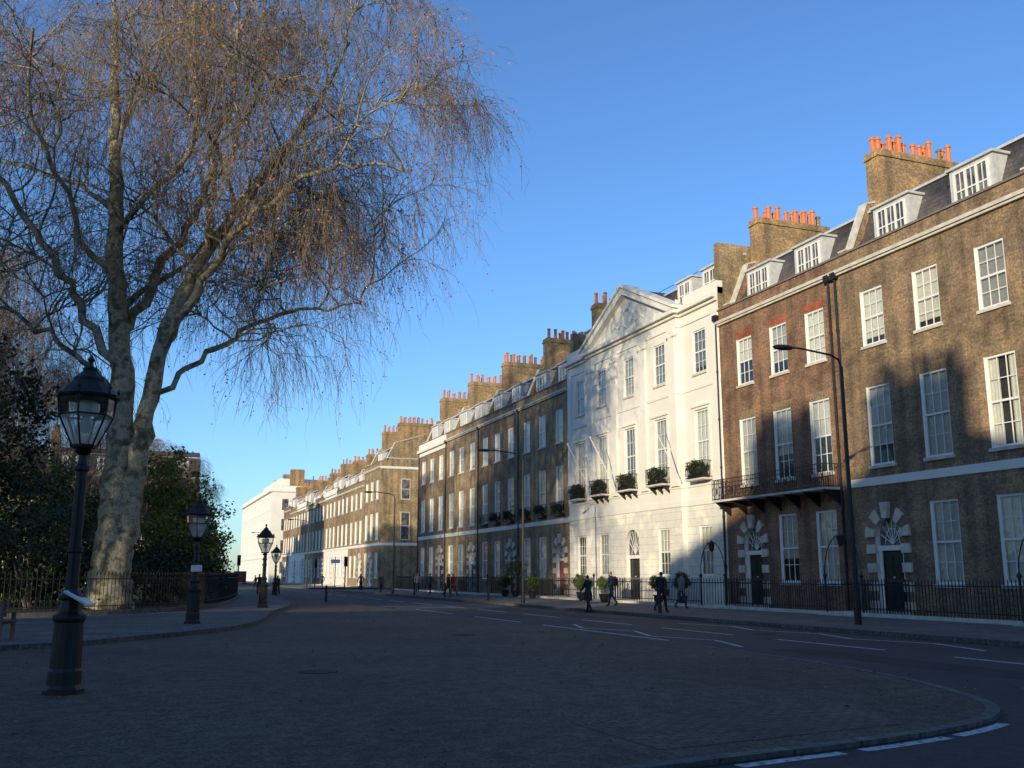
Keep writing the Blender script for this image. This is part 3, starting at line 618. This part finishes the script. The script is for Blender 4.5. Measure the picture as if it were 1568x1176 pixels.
shrub('green_shrub',[(0,0,1.4,2.2,2.,1.5),(2,2.6,1.3,1.6,2.,1.4),(-3,0,1.4,1.9,1.8,1.5)],'leafdark',190,50,.09,.28,loc=(.2,49.5,Z))
shrub('laurel_hedge',[(0,0,2.1,1.4,2.2,2.1),(.6,5,2.6,1.6,3,2.6),(1.4,11,2.2,1.6,3.4,2.3),(1.6,17,2.3,1.6,3.4,2.4)],'leafdark',340,50,.10,.3,loc=(2.8,60,Z))
shrub('green_shrub',[(0,0,3.4,2.0,2.2,3.2),(-.6,3,4.4,2.,2.,2.8)],'leaf',170,50,.11,.32,loc=(3.2,71,Z))
shrub('green_shrub',[(0,0,3.4,3.2,3,3.4),(-5,2,4.4,3.4,3,4.0),(-11,0,3.8,3.6,3,3.8),(-17,1,4.6,3.5,3,4.6)],'leaf',380,50,.14,.38,loc=(0,88,Z))
shrub('holly_shrub',[(0,0,1.9,3.6,2.0,2.),(-7,-.5,1.9,3.6,2.,2.),(-14,-1,2.2,4,2.,2.4),(-22,-1,2.,4.2,2.,2.1)],'leafdark',260,40,.14,.35,loc=(-12,43,Z))

# ---- plane tree
TV=[];TF=[];TM=[];toff=0
def add_tube(P,Rr,k,mat):
    global toff
    P=np.asarray(P);n=len(P); T=np.gradient(P,axis=0); T/=np.linalg.norm(T,axis=1)[:,None]+1e-9
    ref=np.array([.37,.81,.11]) if abs(T[0,2])>.7 else np.array([0.05,.1,1.])
    U=np.cross(T,ref);U/=np.linalg.norm(U,axis=1)[:,None]+1e-9;Wv=np.cross(T,U)
    an=np.arange(k)*2*np.pi/k
    V=P[:,None,:]+(U[:,None,:]*np.cos(an)[None,:,None]+Wv[:,None,:]*np.sin(an)[None,:,None])*np.asarray(Rr)[:,None,None]
    if k>=12: V=P[:,None,:]+(V-P[:,None,:])*(1+.07*np.sin(an*3+1)[None,:,None]*np.linspace(1.4,.5,n)[:,None,None]+.05*np.sin(np.arange(n)*1.7)[:,None,None])
    i=np.arange(n-1)[:,None]*k;j=np.arange(k)[None,:];j2=(j+1)%k
    F=np.stack([i+j,i+j2,i+k+j2,i+k+j],-1).reshape(-1,4)+toff
    TV.append(V.reshape(-1,3));TF.append(F);TM.append(np.full(len(F),mat));toff+=n*k
def inside(p):
    r=math.hypot(p[0],p[1]); z=p[2]
    q=1-((z-19.5)/13.4)**2
    if q<=0: return False
    az=math.atan2(p[1],p[0]); wob=1+.08*math.sin(3*az+z*.35)+.06*math.sin(5*az-z*.6+1)
    return r<15.8*math.sqrt(q)*wob+.3
tips=[]
def nrm(v): return v/(np.linalg.norm(v)+1e-9)
g_={1:.02,2:.0,3:-.09,4:-.38}; nz={1:.19,2:.24,3:.25,4:.16}
NCH={1:8,2:6,3:4}; SD={1:7,2:5,3:4,4:3}; NS={1:11,2:8,3:6,4:6}
def grow(p,d,L,r,lv):
    n=NS[lv]; pts=[p];Dn=[d]; st=L/n
    for i in range(n):
        d=nrm(d+rng.normal(size=3)*nz[lv]+np.array([0,0,g_[lv]*(1 if lv>1 else (1 if i<n*.5 else -2))]))
        q=p+d*st
        if lv<4 and not inside(q): 
            d=nrm(d+np.array([0,0,-.8])-.5*nrm(np.array([q[0],q[1],0.01]))); q=p+d*st*.5
            pts.append(q);Dn.append(d);p=q;break
        rad=math.hypot(q[0],q[1])
        lim=6.3+max(0,rad-8)*.55+(max(0,5-rad)*1.2)
        if q[2]<lim+(1.8 if lv<4 else 0): break
        p=q;pts.append(p);Dn.append(d)
    n=len(pts)
    if n<3: return
    r1={1:r*.3,2:r*.3,3:r*.35,4:.004}[lv]
    rr=r+(r1-r)*np.linspace(0,1,n)**.8
    add_tube(pts,rr,SD[lv],0 if lv<=2 else 1)
    pts=np.array(pts)
    if lv==4: tips.append(pts); return
    nc=NCH[lv]; rad=math.hypot(pts[-1][0],pts[-1][1])
    if lv==3 and rad>8.5 and pts[-1][2]<24: nc+=3
    for c in range(nc):
        t=rng.uniform(.25,1.0) if lv<3 else rng.uniform(.15,1); x=t*(n-1); i=min(int(x),n-2); pp=pts[i]+(pts[i+1]-pts[i])*(x-i); dd=Dn[i]
        az=rng.normal(size=3); side=nrm(np.cross(dd,az)); ang=rng.uniform(.45,1.0)
        cd=nrm(dd*math.cos(ang)+side*math.sin(ang)+np.array([0,0,.2 if lv==1 else 0 if lv==2 else -.35]))
        Lc={1:rng.uniform(3.6,6.2)*(1.15-.5*t),2:rng.uniform(1.8,3.2),3:rng.uniform(1.1,2.6)+(rng.uniform(0,1.8) if rad>8.5 else 0)}[lv]
        rc={1:max(.045,rr[i]*.48),2:max(.02,rr[i]*.5),3:.009}[lv]
        grow(pp,cd,Lc,rc,lv+1)
cr=np.array([.934,-.356,0]); cf=np.array([.356,.934,0]); up=np.array([0,0,1.])
def L2(a,f,z): return cr*a+cf*f+up*z
def guide(pl,rads,k=14,wn=.06):
    pl=[L2(*p) for p in pl]; P=[];n=len(pl)
    for i in range(n-1):
        p0=pl[max(i-1,0)];p1=pl[i];p2=pl[i+1];p3=pl[min(i+2,n-1)]
        for j in range(5):
            t=j/5;P.append(.5*((2*p1)+(-p0+p2)*t+(2*p0-5*p1+4*p2-p3)*t*t+(-p0+3*p1-3*p2+p3)*t**3)+rng.normal(size=3)*(wn if i+j>0 else 0))
    P.append(pl[-1]); rr=np.interp(np.linspace(0,1,len(P)),np.linspace(0,1,len(rads)),rads)
    add_tube(P,rr,k,0); return np.array(P),rr
t1,r1=guide([(-.1,0,-.1),(-.1,0,.5),(-.12,0,1.6),(-.15,.1,4),(-.25,.2,7.5),(-.5,.2,11),(-.95,0,15),(-1.4,.3,19),(-1.8,.2,23),(-2.0,0,27),(-2.3,.1,30.5)],[1.1,.92,.82,.70,.56,.46,.38,.30,.21,.12,.04],18)
t2,r2=guide([(.1,-.1,1.2),(.4,-.15,3.2),(.8,-.2,6.2),(1.15,-.3,9),(1.7,-.4,12),(2.8,-.2,15),(4.5,.2,18),(6.4,.4,21),(8.2,0,23.5),(9.2,0,26)],[.5,.48,.42,.36,.32,.27,.21,.16,.10,.04],14)
t3,r3=guide([(1.5,-.3,11),(2.9,-1.0,13.4),(4.9,-2.0,15.9),(7.4,-2.8,17.6),(10,-3,18.6),(12.4,-3,18.2)],[.22,.18,.15,.12,.08,.03],9,.12)
t4,r4=guide([(-.45,.2,10),(-1.9,-.4,12.5),(-3.3,-1.2,15),(-5.4,-1.6,18),(-8,-1.6,20.5),(-10.5,-1,21.5)],[.22,.19,.16,.13,.09,.03],9,.14)
t5,r5=guide([(-.5,.2,12),(.3,1.4,15),(1.4,2.8,18.5),(2.5,4.2,22),(3.6,5,26),(4.2,5.4,28.5)],[.24,.21,.17,.13,.09,.04],9,.1)
t6,r6=guide([(1.0,-.2,8.4),(2.4,.8,10.4),(4.3,2,12.4),(6.8,3,13.8),(9.6,3.6,14.2)],[.15,.13,.11,.08,.03],8,.14)
t7,r7=guide([(3.2,-.2,15.8),(3.5,-1.5,18.5),(4.4,-2.4,21.8),(4.8,-2.6,25),(5.6,-2.8,28)],[.18,.15,.12,.08,.03],8,.12)
t8,r8=guide([(-.3,.2,8.2),(-1.8,.9,10.2),(-4,1.6,12),(-6.6,1.6,13.2),(-9.4,1,13.6)],[.17,.14,.12,.08,.03],8,.14)
def limbs(T,rr,n,tmin,Lmax):
    for c in range(n):
        t=tmin+(1-tmin)*(c+rng.uniform(.1,.9))/n; x=t*(len(T)-1);i=min(int(x),len(T)-2);p=T[i]+(T[i+1]-T[i])*(x-i)
        az=c*2.4+rng.uniform(-.4,.4); z=p[2]; el=R(20+ (z/30)*38)
        d=np.array([math.cos(az)*math.cos(el),math.sin(az)*math.cos(el),math.sin(el)])
        L=Lmax*(1.05-.55*abs(z-17)/14)*rng.uniform(.8,1.15)
        grow(p,d,L,max(.06,rr[i]*.42),1)
limbs(t1,r1,14,.40,12); limbs(t2,r2,8,.45,9.5); limbs(t3,r3,8,.2,6); limbs(t4,r4,8,.2,7); limbs(t5,r5,4,.3,7); limbs(t6,r6,8,.3,5); limbs(t7,r7,4,.2,6); limbs(t8,r8,7,.25,5)
tp=np.concatenate([t[1:] for t in tips]); td=np.concatenate([t[1:]-t[:-1] for t in tips]); td/=np.linalg.norm(td,axis=1)[:,None]+1e-9
sel=rng.random(len(tp))<.65; A=tp[sel];D=td[sel]
D2=D+rng.normal(size=D.shape)*.55+np.array([0,0,-.1]); D2/=np.linalg.norm(D2,axis=1)[:,None]; Ls=rng.uniform(.3,.85,len(A))[:,None]
P0=A;P1=A+D2*Ls*.5;P2=P1+(D2+np.array([0,0,-.55]))*Ls*.5
sd=np.cross(D2,rng.normal(size=D.shape));sd/=np.linalg.norm(sd,axis=1)[:,None];w=.007
V=np.stack([P0-sd*w,P0+sd*w,P1-sd*w,P1+sd*w,P2-sd*w*.6,P2+sd*w*.6],1).reshape(-1,3); i=np.arange(len(A))[:,None]*6
F=np.concatenate([i+np.array([[0,1,3,2]]),i+np.array([[2,3,5,4]])])
TV.append(V);TF.append(F+toff);TM.append(np.full(len(F),1));toff+=len(V)
allp=np.concatenate([P1,P2,tp]); f=np.sin(allp[:,0]*.7)+np.sin(allp[:,1]*.9+1)+np.sin(allp[:,2]*.8+2); pr=.17+.12*f
sel=allp[rng.random(len(allp))<np.clip(pr,.03,.6)]; C=sel+rng.normal(size=sel.shape)*.10
V,F=leaf_quads(C,.06); TV.append(V);TF.append(F+toff);TM.append(np.full(len(F),2));toff+=len(V)
te=empty('plane_tree',(-.8,45.1,Z))
tm=npmesh('trunk_and_crown',np.concatenate(TV),np.concatenate(TF),['bark','twig','deadleaf'],np.concatenate(TM),parent=te,smooth=True)
def tcopy(x,y,rz,s):
    e=empty('plane_tree',(x,y,Z),rz); e.scale=(s,s,s*random.uniform(.92,1.05)); o=bpy.data.objects.new('trunk_and_crown',tm.data); link(o,e)
for a in ((-10.5,66,2.1,.66),(-24,28,1.2,.8),(-38,14,3.1,.85),(-42,46,5.1,.85),(-6,86,4.0,.5),(1.0,99,.9,.42)): tcopy(*a)  # trees far left are out of view, added to cast broken shade on road
C=np.column_stack([rng.uniform(-14,12,900),rng.uniform(8,48,900),np.full(900,PZ+.008)]); C=C[(C[:,0]>-5)|(C[:,1]<24)]
n=len(C); an=rng.uniform(0,6.28,n); s=rng.uniform(.02,.05,n); dx=np.cos(an)*s;dy=np.sin(an)*s
V=np.stack([C+np.column_stack([dx,dy,np.full(n,.004)]),C+np.column_stack([-dy*.7,dx*.7,np.full(n,.02)]),C-np.column_stack([dx,dy,np.full(n,-.004)]),C+np.column_stack([dy*.7,-dx*.7,np.full(n,.012)])],1).reshape(-1,3)
npmesh('fallen_leaves',V,np.arange(n*4).reshape(-1,4),['deadleaf'])

def potted(x,y,h,z=.13,r=.45,mat='leaf'):
    e=empty('potted_shrub',(x,y,z)); b=MB(); b.lathe([(.2,0),(.28,.4),(.32,.45),(.27,.46)],12,(0,0,0),'iron'); b.tube((0,0,.4),(0,0,h),.03,.02,6,'twig'); b.obj('pot',e)
    C=clump_pts([(0,0,h,r,r,r*.9)],60,50,.08); V,F=leaf_quads(C,.045); npmesh('foliage',V,F,[mat],parent=e)
for x,y,h,r in ((25.0,64.9,2.0,.75),(24.8,61.2,1.0,.4),(25.0,50.9,1.0,.35),(25.0,53.8,1.0,.35),(26.6,45,1.2,.4),(26.6,47.5,1.1,.4),(26.6,57.5,1.2,.4),(25,67.0,1.0,.4)): potted(x,y,h,r=r)
for k,u in enumerate([2.0,5.9,9.7,13.5,17.4]):
    y=62-u; pj=.28 if 0<k<4 else 0; X=XF-pj-.36
    e=empty('window_box',(X,y,6.66)); b=MB(); b.box(-.15,.15,-.75,.75,0,.24,'iron'); b.obj('box',e)
    C=clump_pts([(-.02,0,.55,.25,.8,.36)],60,40,.09); V,F=leaf_quads(C,.05); npmesh('foliage',V,F,['leafdark'],parent=e)
for y in (63.6,66.8,69.9,73.4,76.6):
    e=empty('window_box',(XF-.28,y,5.9)); b=MB(); b.box(-.12,.1,-.6,.6,0,.2,'iron'); b.obj('box',e)
    C=clump_pts([(-.02,0,.42,.2,.6,.28)],40,40,.08); V,F=leaf_quads(C,.05); npmesh('foliage',V,F,['leafdark'],parent=e)

# ------------------------------------------------------------------ people
cm={}
def cmat(c,nm='cloth'):
    k=(nm,)+tuple(c)
    if k not in cm: cm[k]=pm(nm+'_%d'%len(cm),tuple(x*.8 for x in c),c,14,.85)
    return cm[k]
def person(loc,rz,stride=.4,top=(.03,.03,.04),legs=(.03,.035,.05),hair=(.03,.02,.015),h=1.75,arm=.35,name='pedestrian',female=False,bag=None,phone=False,long_coat=False):
    J=[];Rd=[];E=[];lab=[]
    def j(p,r,l,par=None):
        J.append(p);Rd.append(r);lab.append(l); 
        if par is not None: E.append((par,len(J)-1))
        return len(J)-1
    sw=.17 if female else .2
    pel=j((0,0,.95),(.15,.11),'legs' if not long_coat else 'top'); wa=j((0,.0,1.12),(.135,.10),'top',pel); ch=j((0,.01,1.34),(.165,.12),'top',wa); nk=j((0,.01,1.49),(.055,.055),'skin',ch); hd=j((0,.03,1.60),(.078,.09),'head',nk); tp_=j((0,.02,1.70),(.07,.08),'head',hd)
    hands=[]
    for sgn in (-1,1):
        s=stride*sgn; kb=.12+max(0,-s)*.9
        hp=Vector((sgn*.095,0,.90)); kn=hp+Vector((0,math.sin(s),-math.cos(s)))*.43; an=kn+Vector((0,math.sin(s-kb),-math.cos(s-kb)))*.41; toe=an+Vector((sgn*.02,.17,-.035+(-.03 if s<0 else 0.02)))
        a=j(tuple(hp),(.092,.10),'legs',pel);b_=j(tuple(kn),(.065,.07),'legs',a);c=j(tuple(an),(.046,.05),'legs',b_);d=j(tuple(toe),(.045,.032),'shoe',c)
        sh=Vector((sgn*sw,0,1.40)); ua=-arm*sgn*(1 if stride else .2)
        if phone and sgn==1: el=sh+Vector((.04,.08,-.26)); wr=el+Vector((-.08,.2,.10))
        else: el=sh+Vector((sgn*.05,math.sin(ua)*.28,-math.cos(ua)*.28)); wr=el+Vector((0,math.sin(ua+.35)*.25,-math.cos(ua+.35)*.25))
        hnd=wr+(wr-el).normalized()*.08
        a=j(tuple(sh),(.066,.066),'top',ch);b_=j(tuple(el),(.054,.054),'top',a);c=j(tuple(wr),(.036,.036),'top',b_);d=j(tuple(hnd),(.035,.018),'skin',c); hands.append((wr,hnd,(wr-el).normalized(),sgn))
    me=bpy.data.meshes.new('sk'); me.from_pydata(J,E,[]); o=bpy.data.objects.new('sk',me); S.collection.objects.link(o)
    o.modifiers.new('s','SKIN'); 
    for i,v in enumerate(me.skin_vertices[0].data): v.radius=Rd[i]; v.use_root=(i==0)
    sb=o.modifiers.new('u','SUBSURF'); sb.levels=2; sb.render_levels=2
    dg=bpy.context.evaluated_depsgraph_get(); dg.update(); nm=bpy.data.meshes.new_from_object(o.evaluated_get(dg)); bpy.data.objects.remove(o)
    mats=[cmat(top),cmat(legs),cmat((.42,.25,.18),'skin'),cmat(hair,'hair'),cmat((.02,.018,.016),'shoe')]
    for m_ in mats: nm.materials.append(m_)
    samp=[];sl=[]
    for a,b_ in E:
        for t in (0,.25,.5,.75,1): samp.append(np.array(J[a])*(1-t)+np.array(J[b_])*t); sl.append(lab[a] if t<.55 and not(lab[b_]=='skin') else lab[b_])
    samp=np.array(samp)
    zmin=min(v.co.z for v in nm.vertices)
    for p in nm.polygons:
        c=np.array(p.center); l=sl[int(np.argmin(((samp-c)**2).sum(1)))]
        if l=='head' : k=3 if (c[2]>1.68 or c[1]<.0 and c[2]>1.53 or (female and c[1]<.02)) else 2
        elif l=='skin': k=2 if c[2]>1.47 or c[2]<1.3 else 0
        elif l=='top' : k=0
        elif l=='shoe': k=4
        else: k=0 if c[2]>(.88 if not long_coat else .6) else 1
        if l=='legs' and c[2]<zmin+.09: k=4
        p.material_index=k; p.use_smooth=True
    e=empty(name,loc,rz); sc=h/1.78; e.scale=(sc,sc,sc)
    bo=bpy.data.objects.new('body',nm); link(bo,e); bo.location=(0,0,-zmin)
    B=MB(); sk=mats[2]
    for wr,hn,d,sgn in hands:
        sidev=Vector((0,1,0)).cross(d).normalized() if abs(d.y)<.9 else Vector((1,0,0)); fw=d.cross(sidev).normalized()
        for q,l in enumerate((.062,.072,.078,.07)):
            s0=hn+fw*(q-1.5)*.02-d*.01; k1=s0+d*l*.55-sidev*.004*sgn; k2=k1+(d*.8-sidev*.5*sgn).normalized()*l*.5; B.tube(s0,k1,.009,.008,6,sk);B.tube(k1,k2,.008,.006,6,sk)
        s0=wr+d*.035+fw*.025; k1=s0+(d*.6+fw*.8).normalized()*.04; B.tube(s0,k1,.011,.009,6,sk);B.tube(k1,k1+d*.03,.009,.007,6,sk)
    B.add([(-.012,.115,1.60),(.012,.115,1.60),(0,.145,1.59),(0,.115,1.64)],[(0,1,2),(0,2,3),(1,2,3)],sk)
    for sx in (-1,1):
        B.lathe([(0,-.01),(.011,0),(0,.01)],6,(sx*.032,.112,1.635),cmat((.02,.02,.02),'eye')); B.lathe([(.0,-.03),(.014,-.01),(.016,.015),(0,.03)],6,(sx*.083,.02,1.61),sk)
    B.box(-.024,.024,.108,.117,1.552,1.560,cmat((.35,.12,.1),'lip'))
    if long_coat: B.lathe([(.20,.0),(.17,.3),(.145,.5)],12,(0,0,.55),mats[0])
    if bag=='back':
        mb=cmat((.02,.02,.02),'bag'); B.prism([(-.13,1.02),(-.13,1.4),(-.2,1.46),(-.28,1.36),(-.3,1.05),(-.2,1.0)],lambda p,t:(-.14+.28*t,p[0],p[1]),mb)
        for sx in(-.11,.11): B.path([(sx,-.13,1.42),(sx,.0,1.48),(sx,.13,1.36),(sx,.06,1.1)],.018,5,mb)
    if bag=='side': B.box(.24,.30,-.14,.14,.72,.98,cmat((.10,.03,.02),'bag')); B.path([(.27,.1,.98),(.2,0,1.44),(.27,-.1,.98)],.01,4,mats[3])
    B.obj('face_and_hands',e,loc=(0,0,-zmin))
P_=.13
person((19.0,40.3,0.004),R(20),.22,(.03,.03,.035),(.02,.02,.03),h=1.74,female=True,long_coat=True,phone=True)
person((22.2,44.4,P_),R(40),.28,(.03,.06,.10),(.05,.07,.12),(.06,.03,.02),h=1.8,bag='back')
person((20.4,36.2,P_),R(-60),.34,(.03,.03,.035),(.03,.03,.04),h=1.78,bag='side')
person((23.6,40.0,P_),R(-70),.3,(.20,.17,.17),(.04,.05,.08),(.05,.03,.02),h=1.70,female=True)
person((20.8,66,P_),R(120),.3,(.42,.05,.03),(.10,.08,.06),h=1.74)
person((21.2,68.6,P_),R(-100),.3,(.05,.05,.07),(.03,.03,.05),h=1.72)
person((9.3,80.5,PZ),R(170),.22,(.04,.04,.045),(.03,.03,.03),h=1.78)
person((10.5,78.8,PZ),R(160),.3,(.14,.08,.05),(.03,.03,.05),(.12,.07,.03),h=1.68,female=True)
person((21,97,P_),R(0),.3,(.15,.08,.05),(.03,.03,.05),h=1.75)
person((22.5,104,0.004),R(90),.3,(.07,.03,.03),(.03,.03,.05),h=1.75)
person((20.9,88,P_),R(180),.3,(.07,.07,.08),(.03,.03,.05),h=1.7,female=True)
person((23.2,84,P_),R(170),.3,(.20,.20,.22),(.05,.05,.07),h=1.76)
person((22.0,76,P_),R(10),.3,(.05,.08,.14),(.03,.03,.05),h=1.74)
person((21.6,122,P_),R(10),.3,(.12,.05,.04),(.03,.03,.05),h=1.74)
person((12.5,112,0.004),R(80),.3,(.05,.05,.06),(.03,.03,.05),h=1.74)
def van(loc,rz,c):
    e=empty('delivery_van',loc,rz); B=MB(); m_=cmat(c,'car_paint')
    prof=[(-2.6,.35),(-2.6,2.15),(-2.45,2.3),(1.0,2.3),(1.55,1.35),(2.4,1.1),(2.55,.9),(2.55,.35)]
    B.prism(prof,lambda p,t:(-.95+1.9*t,p[0],p[1]),m_); B.quad((-.8,1.06,2.22),(.8,1.06,2.22),(.85,1.56,1.38),(-.85,1.56,1.38),'pane')
    for s in (-.955,.955): B.quad((s,.1,1.35),(s,1.4,1.35),(s,.95,2.1),(s,.1,2.1),'pane')
    B.quad((-.7,-2.605,1.4),(.7,-2.605,1.4),(.7,-2.605,2.05),(-.7,-2.605,2.05),'pane')
    for sx in (-.97,.77):
        for y in (-1.7,1.6): B.tube((sx,y,.34),(sx+.2,y,.34),.34,.34,18,'iron')
    B.obj('body',e)
van((13.6,168,0),0,(.6,.6,.6)); van((17.8,185,0),0,(.35,.04,.03))

# ------------------------------------------------------------------ light, sky, camera
el=R(11); hd=Vector((-.75,-.66,0)).normalized(); tosun=Vector((hd.x*math.cos(el),hd.y*math.cos(el),math.sin(el)))
sl=bpy.data.lights.new('sun','SUN'); sl.energy=5.0; sl.angle=R(.5); sl.color=(1,.86,.62); so=bpy.data.objects.new('sun',sl); link(so); so.rotation_euler=(-tosun).to_track_quat('-Z','Y').to_euler(); so.location=(-60,-60,60)
w=bpy.data.worlds.new('World'); S.world=w; w.use_nodes=True; nt=w.node_tree; bg=nt.nodes['Background']; sk=nt.nodes.new('ShaderNodeTexSky'); sk.sky_type='NISHITA'; sk.sun_disc=False; sk.sun_elevation=el; sk.sun_rotation=math.atan2(hd.x,hd.y); sk.air_density=1.0; sk.dust_density=.4; sk.ozone_density=2.5
nt.links.new(mix(nt,'MULTIPLY',1.0,sk.outputs[0],(1.0,1.36,1.86)),bg.inputs[0]); bg.inputs[1].default_value=.128
cam=bpy.data.cameras.new('camera'); co=bpy.data.objects.new('camera',cam); link(co); co.location=(0,0,1.65); co.rotation_euler=(R(90+11.1),0,R(-20.87)); cam.sensor_width=36; cam.lens=34.2; cam.clip_end=3000; S.camera=co
S.view_settings.view_transform='Standard'; S.view_settings.look='None'; S.view_settings.exposure=0
